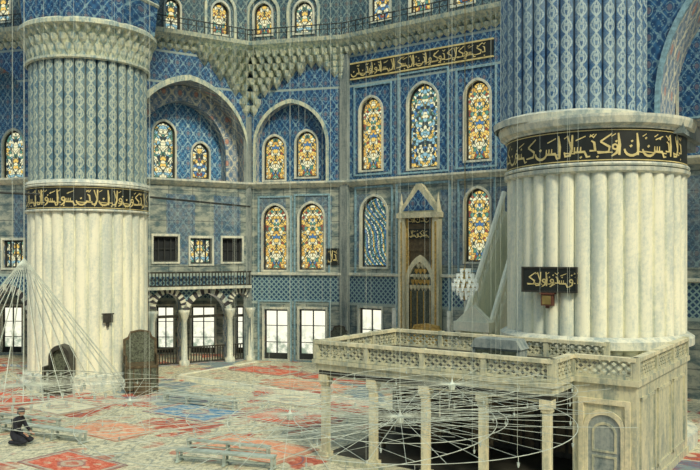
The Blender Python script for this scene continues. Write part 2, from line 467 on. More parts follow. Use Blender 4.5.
def rug(px,py,w,l,mat):
    g=G(px,py); mb=MB()
    mb.box(-w/2,w/2,-l/2,l/2,0.001,.012)
    z=.02
    mb.add([(-w/2,-l/2,z),(w/2,-l/2,z),(w/2,l/2,z),(-w/2,l/2,z)],[(0,1,2,3)],0,[(-1,-1),(1,-1),(1,1),(-1,1)])
    return mb.build('prayer_rug',[mat],Matrix.Translation((g.x,g.y,0))@frUV)
for a in [(-12,401,3.6,3.2,RED),(72,464,2.8,1.6,RED),(196,412,3.4,2.2,BLU),
          (252,448,3.6,2.0,PNK),(292,418,3.4,2.2,RED),(110,430,3.0,1.8,PNK),(60,407,2.8,2.0,CRM),(290,400,3.2,1.6,CRM)]:
    rug(*a)

# dais near qibla wall
g=G(178,379); mb=MB(); mb.box(0,20,0,5.4,0,0.16,0); mb.box(-.05,20,-.12,0.06,0,0.2,1); mb.box(-.12,.06,-.12,5.4,0,.2,1)
mb.build('floor_dais',[fm_,mt_shaft],Matrix.Translation((g.x,g.y,0))@frUV)
for (a,b,w,l,mt) in [(.6,2.6,3.6,1.7,RED),(4.6,.5,4.0,1.9,PNK),(4.8,2.9,4.0,1.9,RED),(9.8,2.6,3,2,RED)]:
    mb=MB(); mb.box(0,w,0,l,0.001,.010); mb.add([(0,0,.016),(w,0,.016),(w,l,.016),(0,l,.016)],[(0,1,2,3)],0,[(-1,-1),(1,-1),(1,1),(-1,1)])
    mb.build('prayer_rug',[mt],Matrix.Translation((g.x,g.y,.161))@frUV@Matrix.Translation((a,b,0)))

# ---------------------------------------------------------------- walls
def rectp(a,b,c,d): return [(a,c),(b,c),(b,d),(a,d)]
hA=[]
hA.append(window(FA,360,382,97,170,gl_yel))
hA.append(window(FA,408,438,83,168,gl_blu))
hA.append(window(FA,465,490,80,160,gl_yel))
hA.append(window(FA,361,387,196,267,gl_tw))
hA.append(window(FA,465,490,188,262,gl_yel))
hA.append(window(FA,359,382,308,352,gl_day,rect=True,mull=1))
hA.append(window(FA,466,488,304,352,gl_day,rect=True,mull=1))
for s in (12.2,15.2,18.2,21.2):
    hA.append(window_m(FA,s,s+1.4,10.3,14.1,gl_mix)); hA.append(window_m(FA,s,s+1.4,5.4,8.9,gl_yel))
wallobj('wall_mihrab',rectp(0,24,-.25,CORN),hA,0.4,[mt_wall,mt_marble],FA.M)
# B
hB=[]
hB.append(arch(FB.s(256),FB.s(326),9.75,FB.z(290,103),1.15,12))
hB.append(window(FB,263,287,205,270,gl_yel)); hB.append(window(FB,299,324,203,270,gl_yel))
hB.append(window(FB,264,288,309,359,gl_day,rect=True,mull=1)); hB.append(window(FB,299,326,309,360,gl_day,rect=True,mull=1))
wallobj('wall_apse',rectp(0,FB.L,-.25,CORN),hB,0.5,[mt_wall,mt_soffit],FB.M)
h2=[window(FB,264,285,136,180,gl_yel,off=.5,th=.3),window(FB,296,317,131,177,gl_yel,off=.5,th=.3)]
wallobj('wall_apse_recess',rectp(0,FB.L,9.4,15.2),h2,0.3,[mt_tile,mt_marble],FB.M,0.5)
a0,a1,zt=FB.s(256),FB.s(326),FB.z(290,103)
mb=MB(); mb.strip(arch(a0-.16,a1+.16,9.75,zt+.22,1.15,12),arch(a0,a1,9.75,zt,1.15,12),-.07,.05,0)
mb.build('trim_1',[mt_cream],FB.M)
# C
c0,c1=FC.s(128),FC.s(247); zc=FC.z(187,80)
hC=[arch(c0,c1,9.75,zc,1.15,14)]
ar=[]
for (p0,p1) in ((128,149),(155,181),(187,227),(232,248)):
    s0,s1=FC.s(p0),FC.s(p1); o=arch(s0,s1,0.02,FC.z((p0+p1)/2,293)); hC.append(o); ar.append((s0,s1,FC.z((p0+p1)/2,293)))
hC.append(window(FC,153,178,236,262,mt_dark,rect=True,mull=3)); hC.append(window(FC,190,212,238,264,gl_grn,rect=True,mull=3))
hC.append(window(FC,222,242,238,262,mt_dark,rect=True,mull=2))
wallobj('wall_exedra',rectp(0,FC.L,-.25,CORN),hC,0.6,[mt_wall,mt_soffit],FC.M)
def barrel(name,F,s0,s1,z0,z1,y0,y1,mat,n=14):
    pts=arch(s0,s1,z0,z1,1.15,n)[1:]+[arch(s0,s1,z0,z1,1.15,n)[0]]
    mb=MB(); m=len(pts); vs=[(x,y0,z) for x,z in pts]+[(x,y1,z) for x,z in pts]
    mb.add(vs,[(i,i+1,m+i+1,m+i) for i in range(m-1)],0); mb.build(name,[mat],F.M)
TD=1.9
barrel('ceiling_vault_exedra',FC,c0,c1,9.75,zc,.6,TD,mt_soffit)
h3=[window(FC,153,175,121,179,gl_grn,off=TD,th=.3),window(FC,192,209,143,179,gl_mix,off=TD,th=.3)]
wallobj('wall_exedra_recess',rectp(c0-.6,c1+.2,9.3,zc+.6),h3,0.3,[mt_tile_lit,mt_marble],FC.M,TD)
mb=MB(); mb.strip(arch(c0-.2,c1+.1,9.75,zc+.28,1.15,14),arch(c0,c1,9.75,zc,1.15,14),-.08,.05,0)
mb.build('trim_2',[mt_cream],FC.M)
# inner painted arch band stepping in from the big arch
mb=MB(); mb.strip(arch(c0+.02,c1-.02,9.75,zc-.03,1.15,14),arch(c0+.75,c1-.75,9.75,zc-.85,1.15,14),TD-.75,TD-.02,0)
mb.build('trim_14',[mt_soffit],FC.M)
def vouss(mb,s0,s1,z1,w=.3,n=13):
    a=arch(s0,s1,z1-3,z1,1.15,10)[2:]; b=arch(s0-w,s1+w,z1-3,z1+w*1.1,1.15,10)[2:]
    for i in range(len(a)-1):
        mb.prism([a[i],a[i+1],b[i+1],b[i]],-.1,.02,i%2)
mb=MB()
for s0,s1,z1 in ar: vouss(mb,s0,s1,z1)
mb.build('trim_3',[mt_marble,mt_redst],FC.M)
for p in (152,184,229.5,250):
    s=FC.s(p); mb=MB()
    mb.lathe((s,-.05),[(.28,0),(.28,.2),(.17,.3),(.14,2.3),(.17,2.4),(.28,2.75),(.30,2.9),(0,2.9)],14)
    mb.build('arcade_column',[mt_marble],FC.M,True)
mb=MB(); s0,s1=FC.s(128),FC.L
mb.box(s0,s1-.1,-.45,0,4.0,4.15)
mb.build('trim_4',[mt_marble],FC.M)
mb=MB(); 
mb.box(s0,s1-.1,-.42,-.36,4.15,4.22); mb.box(s0,s1-.1,-.42,-.36,4.85,4.93)
k=int((s1-s0)/.18)
for i in range(k): mb.box(s0+i*.18,s0+i*.18+.05,-.41,-.37,4.2,4.86)
mb.build('gallery_railing',[mt_darkwood],FC.M)
mb=MB()
for (a_,b_,z_) in ar:
    mb.box(a_,b_,.25,.32,.05,.12); mb.box(a_,b_,.25,.32,.85,.92)
    kk=max(2,int((b_-a_)/.15))
    for i in range(kk): mb.box(a_+i*.15,a_+i*.15+.05,.26,.31,.1,.86)
    mb.box(a_,b_,.5,.55,z_-1.35,z_-1.2)
mb.build('arcade_wood_railing',[mt_darkwood],FC.M)
KB0=wp(-90,44.5); KB1=wp(275,43.8); FK=Fr(KB0,KB1)
mb=MB()
for z in (4.2,9.5):  # aisle slabs; the lower one is added to darken the arches below
    pl=[K0,K1,K2,Vector((K2.x+.6,43.9)),KB0]
    off=[Vector((0,.65)) if i<3 else Vector((0,0)) for i in range(5)]
    vs=[(p.x+o.x,p.y+o.y,z-.1) for p,o in zip(pl,off)]+[(p.x+o.x,p.y+o.y,z) for p,o in zip(pl,off)]
    mb.add(vs,[(0,1,2,3,4),(9,8,7,6,5)]+[(i,(i+1)%5,5+(i+1)%5,5+i) for i in range(5)],0)
mb.build('aisle_ceiling_and_shade',[mt_grey])
hK=[]
for (a,b) in ((156,174),(191,215),(236,249),(2,22)):
    hK.append(window(FK,a,b,306,356,gl_day,rect=True,mull=1))
hK.append(window(FK,4,24,240,266,gl_grn,rect=True,mull=2))
wallobj('wall_back',rectp(0,FK.L,-.25,CORN),hK,0.4,[mt_wall,mt_marble],FK.M)
# D
d0,d1=FD.s(-60),FD.s(30)
hD=[arch(d0,d1,9.75,FD.z(-12,62),1.15,14)]
for p0,p1 in ((-50,-18),(-12,28),(34,70)):
    hD.append(arch(FD.s(p0),FD.s(p1),0.02,FD.z((p0+p1)/2,290)))
hD.append(window(FD,3,24,240,268,gl_grn,rect=True,mull=3))
wallobj('wall_side_exedra',rectp(0,FD.L,-.25,CORN),hD,0.6,[mt_wall,mt_soffit],FD.M)
barrel('ceiling_vault_side',FD,d0,d1,9.75,FD.z(-12,62),.6,TD,mt_soffit)
h3=[window(FD,3,24,130,181,gl_grn,off=TD,th=.3),window(FD,-40,-18,130,181,gl_mix,off=TD,th=.3)]
wallobj('wall_side_recess',rectp(d0-.4,d1+.6,9.3,FD.z(-12,62)+.6),h3,0.3,[mt_tile_lit,mt_marble],FD.M,TD)
mb=MB()
for p0,p1 in ((-50,-18),(-12,28),(34,70)): vouss(mb,FD.s(p0),FD.s(p1),FD.z((p0+p1)/2,290))
mb.build('trim_5',[mt_marble,mt_redst],FD.M)
PL=[K0,K1,K2,K3,K4]
sweep('trim_6',PL,[(0,9.45),(.12,9.5),(.32,9.68),(.32,9.78),(0,9.8)],[mt_marble])
sweep('trim_7',PL[2:],[(0,4.68),(.14,4.72),(.14,4.84),(0,4.86)],[mt_marble])
mbc=MB()
sweep('cornice',PL,[(-.3,17.0),(.25,17.0),(.55,17.25),(.6,17.45),(.45,17.5),(.1,17.55),(-.3,17.55)],[mt_cream,mt_iron],0,mbc)
mb=MB()
for F in (FD,FC,FB,FA):
    mb.M=F.M
    mb.box(0,F.L,-.42,-.38,18.1,18.15); mb.box(0,F.L,-.42,-.38,17.85,17.88)
    k=int(F.L/.45)
    for i in range(k+1):
        x=F.L*i/k; mb.box(x-.02,x+.02,-.42,-.38,17.5,18.15)
mb.build('cornice_railing',[mt_iron])
# muqarnas
mb=MB()
for F in (FD,FC,FB,FA):
    for tier,(z,dp,w) in enumerate(((16.45,.22,.42),(16.72,.4,.42))):
        n=int(F.L/w)
        for i in range(n):
            mb.M=F.M@Matrix.Translation(((i+.5+(.5 if tier else 0))*F.L/n,0,z)); cell(mb,F.L/n,.34,dp)
zb=13.4; NT=9
for F,sgn,wmax in ((FC,-1,3.6),(FB,1,FB.L)):
    for t in range(NT):
        z=zb+t*(16.6-zb)/NT; ext=wmax*((t+.6)/NT)**1.25 if sgn<0 else wmax*min(1,((t+.6)/NT)**1.6)
        n=max(1,int(ext/.45)); dp=.25+t*.10
        for i in range(n):
            off=(i+.5+(.4 if t%2 else 0))*.45
            pr=dp*(1-.6*off/wmax)
            s=(F.L-off) if sgn<0 else off
            if 0<s<F.L:
                mb.M=F.M@Matrix.Translation((s,0.0,z)); cell(mb,.46,.62,pr)
for F in (FB,FA):
    for t in range(5):
        z=15.0+t*.34
        for i in range(t+1):
            off=(i+.5)*.42; s=F.L-off if F is FB else off
            if F is FA and t<4: continue
            mb.M=F.M@Matrix.Translation((s,0,z)); cell(mb,.44,.5,.2+.06*t)
mb.build('muqarnas_vaulting',[mt_cream])
def drum(F,name,wins,e0=.4,e1=.4):
    hs=[window(F,a,b,yt,yb,g_,off=.5,th=.4) for (a,b,yt,yb,g_) in wins]
    wallobj(name,rectp(-e0,F.L+e1,CORN+.1,23),hs,0.4,[mt_drum,mt_marble],F.M,0.5)
drum(FC,'wall_drum_exedra',[(120,136,-2,28,gl_grn),(165,180,-2,30,gl_grn),(212,229,2,34,gl_yel)])
drum(FB,'wall_drum_apse',[(254,272,3,35,gl_yel),(294,313,1,33,gl_grn)])
drum(FA,'wall_drum_mihrab',[(371,390,-32,20,gl_mix),(410,431,-38,12,gl_yel),(452,474,-44,4,gl_mix)])
drum(FD,'wall_drum_side',[(-10,10,-10,22,gl_grn)])
mb=MB(); mb.M=FB.M
for (p0,p1) in ((247,280),(287,320)):
    s0,s1=FB.s(p0,.5),FB.s(p1,.5); mb.strip(arch(s0,s1,17.6,20.4),arch(s0+.15,s1-.15,17.75,20.2),.4,.5)
mb.M=FC.M
s0,s1=FC.s(204,.5),FC.s(236,.5); mb.strip(arch(s0,s1,17.6,20.3),arch(s0+.15,s1-.15,17.75,20.1),.4,.5)
mb.build('trim_8',[mt_cream])
mb=MB(); mb.box(-.28,.25,-.22,.05,0,16.5); mb.build('trim_9',[mt_grey],FA.M)
mb=MB(); mb.box(-.3,.12,-.18,.05,0,13.4); mb.build('trim_10',[mt_grey],FB.M)

mb=MB(); s0,s1=FA.s(351),FA.s(494); mb.box(s0,s1,-.08,.0,15.15,15.95,0)
mb.box(s0,s1,-.1,-.0,15.92,16.0,1); mb.box(s0,s1,-.1,0,15.1,15.17,1)
calli(mb,s1-s0,.74,lambda x,y:(s0+x,-.1,15.18+y),3)
mb.build('calligraphy_frieze',[mt_black,mt_gold],FA.M)
mb=MB()
def pf(F,p0,p1,yt,yb,w=.09,d=.06,mi=0):
    s0,s1=F.s(p0),F.s(p1); pc=(p0+p1)/2; z0,z1=F.z(pc,yb),F.z(pc,yt)
    mb.strip(rectp(s0,s1,z0,z1),rectp(s0+w,s1-w,z0+w,z1-w),-d,.02,mi)
mb.M=FA.M
for a in ((354,392,84,175),(398,449,70,173),(456,497,66,168),(355,393,186,276),(458,496,178,272)): pf(FA,*a)
pf(FA,396,451,182,345,.12)
mb.M=FB.M
for a in ((258,292,196,276),(294,330,194,276),(258,292,300,362),(294,331,300,362)): pf(FB,*a)
mb.build('trim_13',[mt_trimblue])
mb=MB(); mb.M=FB.M; s0,s1=FB.s(327),FB.s(344); z0=FB.z(335,265); mb.box(s0,s1,-.06,0,z0,z0+.9,0); calli(mb,s1-s0,.8,lambda x,y:(s0+x,-.08,z0+.05+y),9)
mb.build('framed_inscription',[mt_black,mt_gold])

# ---------------------------------------------------------------- mihrab
mb=MB(); m0,m1=FA.s(402),FA.s(442); mc=(m0+m1)/2
zt=FA.z(421,218)
mb.box(m0,m0+.36,-.35,0,.16,zt,0); mb.box(m1-.36,m1,-.35,0,.16,zt,0); mb.box(m0-.08,m1+.08,-.42,0,zt,zt+.25,0)
mb.box(m0+.32,m1-.32,-.14,0,6.0,zt,6)
for x in (m0+.1,m1-.22): mb.box(x,x+.10,-.37,-.34,.6,zt-.2,2)
mb.strip(rectp(m0+.36,m1-.36,.3,zt-.05),rectp(m0+.5,m1-.5,.42,zt-.17),-.19,-.1,2)
zp=FA.z(421,184)
mb.prism([(m0-.05,zt+.25),(m1+.05,zt+.25),(mc+.15,zp),(mc-.15,zp)],-.3,0,0)
mb.prism([(m0+.25,zt+.35),(m1-.25,zt+.35),(mc,zp-.3)],-.34,-.28,1)
for x in (m0+.1,m1-.1): mb.lathe((x,-.2),[(.14,zt+.2),(.14,zt+.5),(.05,zt+.9),(.0,zt+1.3)],8,0)
for zz in (7.35,6.6):
    mb.box(m0+.5,m1-.5,-.2,-.1,zz,zz+.5,3); calli(mb,m1-m0-.9,.44,(lambda zz:lambda x,y:(m0+.48+x,-.22,zz+.03+y))(zz),int(zz*10),4)
n0,n1=m0+.5,m1-.5
za=FA.z(424,262)
pts=arch(n0,n1,.16,za,1.6,8)
mb.prism(rectp(m0+.32,m1-.32,.16,6.05),-.075,-.01,6)
mb.strip(arch(n0-.16,n1+.16,.16,za+.35,1.6,8),pts,-.2,-.08,0)
mb.prism(pts,-.1,-.02,5)
for k in range(6):
    z=4.0+k*.27; w=(n1-n0)*(1-(k/6.5))
    for i in range(max(1,6-k)):
        mb.M=Matrix.Translation((mc-w/2+(i+.5)*w/max(1,6-k),-.1,z)); cell(mb,w/max(1,6-k),.3,.1,2 if k%2 else 0)
mb.M=Matrix.Identity(4)
for i in range(4):
    x=n0+.1+i*(n1-n0-.2)/3; mb.box(x-.02,x+.02,-.13,-.1,.3,4.0,2)
mb.build('mihrab',[mt_marble2,mt_tile,mt_goldwood,mt_black,mt_gold,mt_dw2,mt_brownwood],FA.M)

def candle(px,off,h):
    s=FA.s(px,-off); q=FA.P+FA.d*s-FA.n*off
    mb=MB(); mb.lathe((q.x,q.y),[(.0,.16),(.4,.16),(.36,.25),(.14,.7),(.12,1.0),(.24,1.15),(.24,1.25),(0,1.25)],16,0)
    mb.lathe((q.x,q.y),[(.11,1.25),(.1,h),(0,h+.02)],12,1); mb.build('giant_candlestick',[mt_brass,mt_wax],None,True)
candle(394,1.6,3.2); candle(449,1.6,3.2)
def pulpit(name,pos,ang,w,d,h,mats,lattice=True):
    mb=MB(); hb=h*.45
    for x in (-w/2,w/2-.08):
        for y in (-d/2,d/2-.08): mb.box(x,x+.08,y,y+.08,0,h*.62 if y<0 else h*.8)
    mb.box(-w/2,w/2,-d/2,d/2,hb-.06,hb)
    mb.box(-w/2+.06,w/2-.06,-d/2+.03,-d/2+.06,.12,hb-.05,1); mb.box(-w/2+.03,-w/2+.06,-d/2,d/2,.12,hb-.05,1); mb.box(w/2-.06,w/2-.03,-d/2,d/2,.12,hb-.05,1)
    for z in (.12,hb*.5,hb-.1): mb.box(-w/2,w/2,-d/2-.01,-d/2+.04,z,z+.05)
    for i in range(1,4):
        x=-w/2+w*i/4; mb.box(x-.02,x+.02,-d/2-.01,-d/2+.04,.12,hb)
    zr=h*.62
    for x in (-w/2,w/2-.06):
        mb.box(x,x+.06,-d/2,d/2,zr-.05,zr)
        for i in range(7): 
            y=-d/2+d*(i+.5)/7; mb.box(x+.015,x+.045,y-.015,y+.015,hb,zr-.05)
    # stepped wooden back with low crest
    pts=[(-w/2,hb),(w/2,hb),(w/2,h*.84),(w*.36,h*.88),(w*.30,h*.97),(0,h),(-w*.30,h*.97),(-w*.36,h*.88),(-w/2,h*.84)]
    mb.prism(pts,d/2-.07,d/2,1); mb.strip([(x*1.04,z+.03) for x,z in pts],[(x*.9,z*.985) for x,z in pts],d/2-.1,d/2+.02,0)
    mb.box(-w*.25,w*.25,-d/2-.5,-d/2-.02,0,.25); mb.box(-w*.25,w*.25,-d/2-.25,-d/2-.02,.25,.5)
    return mb.build(name,mats,Matrix.Translation((pos[0],pos[1],pos[2]))@Matrix.Rotation(ang,4,'Z'))
au=math.atan2(U.y,U.x)
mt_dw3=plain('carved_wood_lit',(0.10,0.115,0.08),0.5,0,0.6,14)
g=G(141,391); pulpit('preacher_chair',(g.x,g.y,0),math.radians(20),1.35,1.1,2.55,[mt_brownwood,mt_dw3])
q=wp(420,31.5); pulpit('gilded_preacher_chair',(q.x,q.y,.16),au,1.9,1.2,2.7,[mt_goldwood,mt_goldwood])
q=wp(339,38.3); pulpit('reading_stand',(q.x,q.y,.16),0,.9,.8,2.0,[mt_darkwood,mt_dw2])

# ---------------------------------------------------------------- big fluted piers
def rib(n,dep):
    def f(t,z):
        u=(t*n/(2*pi))%1.0; return 1-dep*(1-abs(math.sin(pi*u))**0.55)
    return f
def shaft(mb,c,z0,z1,R,n,dep,mi,k=10):
    mb.lathe(c,[(R,z0),(R,z1)],n*k,mi,rib(n,dep),n)
def band(mb,c,R,z0,z1,a0,a1,seed,mi,mg,mr):
    mb.lathe(c,[(R,z0),(R,z1)],96,mi)
    for z in (z0-.09,z1-.01): mb.lathe(c,[(R-.05,z),(R+.07,z+.0),(R+.09,z+.05),(R+.07,z+.1),(R-.05,z+.1)],96,mr)
    for z in (z0+.05,z1-.08): mb.lathe(c,[(R+.012,z),(R+.012,z+.03)],96,mg)
    h=z1-z0-.2
    L=(a1-a0)*R
    calli(mb,L,h,lambda x,y:(c[0]+(R+.02)*math.cos(a0+x/R),c[1]+(R+.02)*math.sin(a0+x/R),z0+.1+y),seed,mg)
cL=wp(89,34.4); RL=2.62; mb=MB()
z_b0,z_b1=7.75,8.75
mb.lathe(cL,[(RL+.3,0),(RL+.3,.3),(RL+.18,.4),(RL+.18,.6),(RL,.7)],64,0)
shaft(mb,cL,.6,z_b0-.1,RL,30,.055,6)
band(mb,cL,RL+.02,z_b0,z_b1,-pi*1.02,pi*.02,11,1,2,0)
mb.lathe(cL,[(RL,z_b1+.05),(RL+.12,z_b1+.12),(RL+.05,z_b1+.25),(RL-.1,z_b1+.3)],64,0)
shaft(mb,cL,z_b1+.2,14.3,RL-.05,34,.05,3)
mb.lathe(cL,[(RL,14.15),(RL+.1,14.2),(RL+.1,14.3),(RL-.1,14.35),(RL+.05,15.5),(RL+.4,15.6),(RL+.4,15.75),(RL+.3,15.85)],64,4)
for t in range(3):
    z=14.3+t*.4; n=40; r=RL-.08+.02*t
    for i in range(n):
        a=2*pi*(i+(.5 if t%2 else 0))/n
        mb.M=Matrix.Translation((cL.x+r*math.cos(a),cL.y+r*math.sin(a),z))@Matrix.Rotation(a+pi/2,4,'Z'); cell(mb,2*pi*r/n,.5,.16+.12*t,4)
mb.M=Matrix.Identity(4)
mb.lathe(cL,[(RL+.3,15.8),(RL+.45,17.2),(RL+1.2,19.5),(RL+2.5,22)],8,5,lambda t,z:1.03)
mb.lathe(cL,[(RL+.55,17.1),(RL+.62,17.2),(RL+.55,17.3)],8,4)
mb.build('fluted_pier',[mt_marble,mt_black,mt_gold,mt_colL,mt_cream,mt_tile,mt_shaft])
cR=wp(594,24.5); RR=2.78; cU=wp(573,24.5); RU=2.33; mb=MB()
mb.lathe(cR,[(RR+.3,0),(RR+.3,.4),(RR,.5)],64,0)
shaft(mb,cR,.4,8.35,RR,36,.055,6)
mb.lathe(cR,[(RR+.02,3.0),(RR+.22,3.05),(RR+.22,3.28),(RR+.1,3.36),(RR,3.4)],96,0)
mb.lathe(cR,[(RR-.05,8.2),(RR+.08,8.26),(RR+.1,8.36),(RR-.02,8.4)],96,0)
band(mb,cR,RR,8.5,9.5,-pi*1.05,-pi*.22,29,1,2,0)
mb.lathe(cR,[(RR,9.5),(RR+.22,9.62),(RR+.28,9.8),(RR+.28,9.88),(0,9.9)],96,0)
mb.lathe(cU,[(RU+.2,9.85),(RU+.22,10.05),(RU,10.15)],96,0)
shaft(mb,cU,10.1,19.0,RU,34,.05,3)
mb.build('fluted_pier',[mt_marble,mt_black,mt_gold,mt_colR,mt_cream,mt_tile,mt_shaft])
PR=cR+U*1.75+V*(-.2); FR_=Fr(PR,PR+U*12)
hole=arch(.35,9.6,9.95,15.6,1.1,16)
wallobj('wall_arch_gallery',rectp(-1.2,11,9.88,19),[hole],2.0,[mt_tile,mt_soffit],FR_.M)
mb=MB(); mb.strip(arch(.2,9.75,9.9,15.8,1.1,16),arch(.35,9.6,9.95,15.6,1.1,16),-.1,.05,0); mb.build('trim_11',[mt_trimblue],FR_.M)
mb=MB(); mb.box(-1.0,1.15,-.7,2.4,9.4,9.86); mb.box(-1.0,.95,-.55,2.2,9.15,9.4); mb.box(-1,.7,-.35,1.9,8.95,9.15)
mb.build('trim_12',[mt_grey],FR_.M)
mb=MB(); mb.box(9.7,12,-.5,2.3,0,9.88); mb.box(9.5,12.2,-.7,2.5,9.5,9.9); mb.box(9.5,12.2,-.7,2.5,0,.5); mb.build('gallery_pier',[mt_marble],FR_.M)
pc=wp(541,22.1); zz0=CH+(HY-292)/F0*22.1; zz1=CH+(HY-268)/F0*22.1
ang=math.atan2(pc.y-cR.y,pc.x-cR.x)
Mp=Matrix.Translation((cR.x+(RR+.04)*math.cos(ang),cR.y+(RR+.04)*math.sin(ang),zz0))@Matrix.Rotation(ang+pi/2,4,'Z')@Matrix.Rotation(.22,4,'Z')
mb=MB(); w=1.62; h=zz1-zz0
mb.box(-w/2,w/2,-.12,-.02,0,h,0); mb.strip(rectp(-w/2-.03,w/2+.03,-.03,h+.03),rectp(-w/2+.02,w/2-.02,.02,h-.02),-.15,-.02,2)
calli(mb,w+.1,h*.74,lambda x,y:(-w/2+.10+x,-.135,.10+y),52)
mb.box(-.6,.5,-.02,.5,.1,h-.1,0)
mb.build('calligraphy_plaque',[mt_black,mt_gold,mt_darkwood],Mp)
mb=MB(); mb.box(-.22,.12,-.2,.1,-.42,-.08,0); mb.box(-.26,.16,-.24,.1,-.08,-.04,0); mb.box(-.18,.08,-.21,-.19,-.38,-.12,1); mb.box(-.1,0,-.15,-.05,-.5,-.42,0)
mb.build('small_wooden_box',[plain('redwood',(0.14,0.05,0.03)),mt_brass],Mp)

# ---------------------------------------------------------------- mahfil (muezzin platform)
P0=wp(316,21.3); MP=Matrix.Translation((P0.x,P0.y,0))@frUV
mb=MB()
def lattice(mb,x0,x1,z0,z1,y,axis='x',mi=0,cellw=.2,t=.026):
    L=x1-x0; h=z1-z0; n=max(1,int(L/cellw)); c=L/n
    def P(a,z,o): return (a,y+o,z) if axis=='x' else (y+o,a,z)
    m=max(1,round(h/c)); ch=h/m
    for i in range(n):
        for j in range(m):
            a0=x0+i*c; b0=z0+j*ch
            for (p,q,r,s) in ((a0,b0,a0+c,b0+ch),(a0,b0+ch,a0+c,b0)):
                dx,dz=r-p,s-q; l=math.hypot(dx,dz); ox,oz=-dz/l*t,dx/l*t
                vs=[P(p+ox,q+oz,-.03),P(r+ox,s+oz,-.03),P(r-ox,s-oz,-.03),P(p-ox,q-oz,-.03),
                    P(p+ox,q+oz,.03),P(r+ox,s+oz,.03),P(r-ox,s-oz,.03),P(p-ox,q-oz,.03)]
                mb.add(vs,[(0,1,2,3),(4,7,6,5),(0,4,5,1),(3,2,6,7)],mi)
def parapet(mb,a,b,z0,z1,y,axis,posts=2.0):
    def bx(s0,s1,o,zz0,zz1,mi=0):
        if axis=='x': mb.box(s0,s1,y-o,y+o,zz0,zz1,mi)
        else: mb.box(y-o,y+o,s0,s1,zz0,zz1,mi)
    bx(a,b,.10,z1-.09,z1,3); bx(a,b,.06,z0,z0+.07)
    n=max(1,int(round((b-a)/posts))); L=(b-a)/n
    for i in range(n+1):
        c=a+L*i; bx(c-.07,c+.07,.08,z0,z1+.02)
        if i<n: lattice(mb,c+.07,c+L-.07,z0+.07,z1-.09,y,axis)
ZS,ZF,ZP=2.55,2.86,3.38
L1=6.92; D1=4.2; bx0,bx1,by0,by1=6.92,8.43,1.36,6.9
mb.box(0,L1,0,D1,ZS,ZF-.04); mb.box(-.08,L1+.08,-.08,D1,ZF-.12,ZF-.01); mb.box(.06,L1-.06,.06,D1-.06,ZS-.14,ZS,2)  # dark wood boards under the slab, coloured to deepen the shade there
mb.box(.12,L1-.12,.12,D1-.12,ZF-.02,ZF+.005,2)  # dark wood floor, coloured so the lattice holes read as shade
parapet(mb,0,L1,ZF,ZP,0.04,'x',1.73); parapet(mb,0.04,D1,ZF,ZP,0.04,'y',1.4); parapet(mb,0.04,L1,ZF,ZP,D1-.04,'x',1.73)
parapet(mb,0.04,by0,ZF,ZP,L1-.04,'y',1.3)
mb.box(bx0,bx1,by0,by1,0,ZF-.04); mb.box(bx0-.02,bx1+.08,by0-.08,by1,ZF-.14,ZF); mb.box(bx0-.02,bx1+.05,by0-.05,by1,0,.2)
parapet(mb,bx0,bx1,ZF,ZP,by0+.04,'x',1.5); parapet(mb,by0+.04,by1,ZF,ZP,bx1-.04,'y',1.8)
dx0,dx1=bx0+.28,bx1-.25
mb.strip(rectp(dx0-.12,dx1+.12,.2,2.35),rectp(dx0,dx1,.2,2.23),by0-.06,by0+.02,3)
mb.strip(arch(dx0,dx1,.2,2.1,.9),arch(dx0+.1,dx1-.1,.2,1.98,.9),by0-.05,by0+.02,3)
mb.prism(arch(dx0+.1,dx1-.1,.2,1.98,.9),by0-.012,by0+.01,1)
mb.strip(rectp(dx0+.2,dx1-.2,.35,1.0),rectp(dx0+.25,dx1-.25,.4,.95),by0-.03,by0,0)
mb.strip(arch(dx0+.2,dx1-.2,1.08,1.8,.9),arch(dx0+.25,dx1-.25,1.13,1.74,.9),by0-.03,by0,0)
for y0,y1 in ((by0+.3,by0+1.7),(by0+1.95,by0+3.4),(by0+3.65,by0+5.1)):
    for z0,z1 in ((.4,2.4),):
        mb.box(bx1,bx1+.04,y0,y0+.08,z0,z1); mb.box(bx1,bx1+.04,y1-.08,y1,z0,z1); mb.box(bx1,bx1+.04,y0,y1,z1-.08,z1); mb.box(bx1,bx1+.04,y0,y1,z0,z0+.08)
def post(x,y,mi=3):
    mb.box(x-.15,x+.15,y-.15,y+.15,0,.22,mi); mb.box(x-.095,x+.095,y-.095,y+.095,.22,2.12,mi)
    mb.box(x-.12,x+.12,y-.12,y+.12,2.12,2.2,mi); mb.box(x-.15,x+.15,y-.15,y+.15,2.2,2.42,mi)
for i in range(5):
    post(.2+i*(L1-.4)/4,.2)
for i in (0,2,4): post(.2+i*(L1-.4)/4,D1-.2,0)
mb.box(.06,L1-.06,.08,.3,2.36,ZS-.1)
mb.box(.06,.3,.08,D1-.1,2.36,ZS-.1)
mb.box(.0,L1,.0,D1,0,.12,0); mb.box(.1,L1-.1,.35,D1-.1,.12,.13,2)
mb.build('muezzin_platform',[mt_plat,mt_grey,mt_darkwood,mt_marble2],MP)
mb=MB(); 
for i in range(4):
    x0=.35+i*1.63; mb.box(x0,x0+1.55,D1-.5,D1-.42,.14,2.38,0)
    for j in range(4): mb.box(x0+.05+j*.36,x0+.32+j*.36,D1-.53,D1-.5,.3,1.1,1); 
    for j in range(4): mb.box(x0+.05+j*.36,x0+.32+j*.36,D1-.53,D1-.5,1.2,2.15,1)
mb.build('wooden_screen',[mt_darkwood,mt_brownwood],MP)
mb=MB()
for i in range(3):
    x=1.0+i*1.6; mb.lathe((x,1.9),[(.0,.55),(.28,.55),(.3,.6),(0,.62)],12); mb.lathe((x,1.9),[(.12,.135),(.05,.3),(.05,.55)],10)
    mb.box(x-.3,x+.3,2.05,2.1,.6,1.2)
mb.build('low_stools',[mt_brownwood],MP)
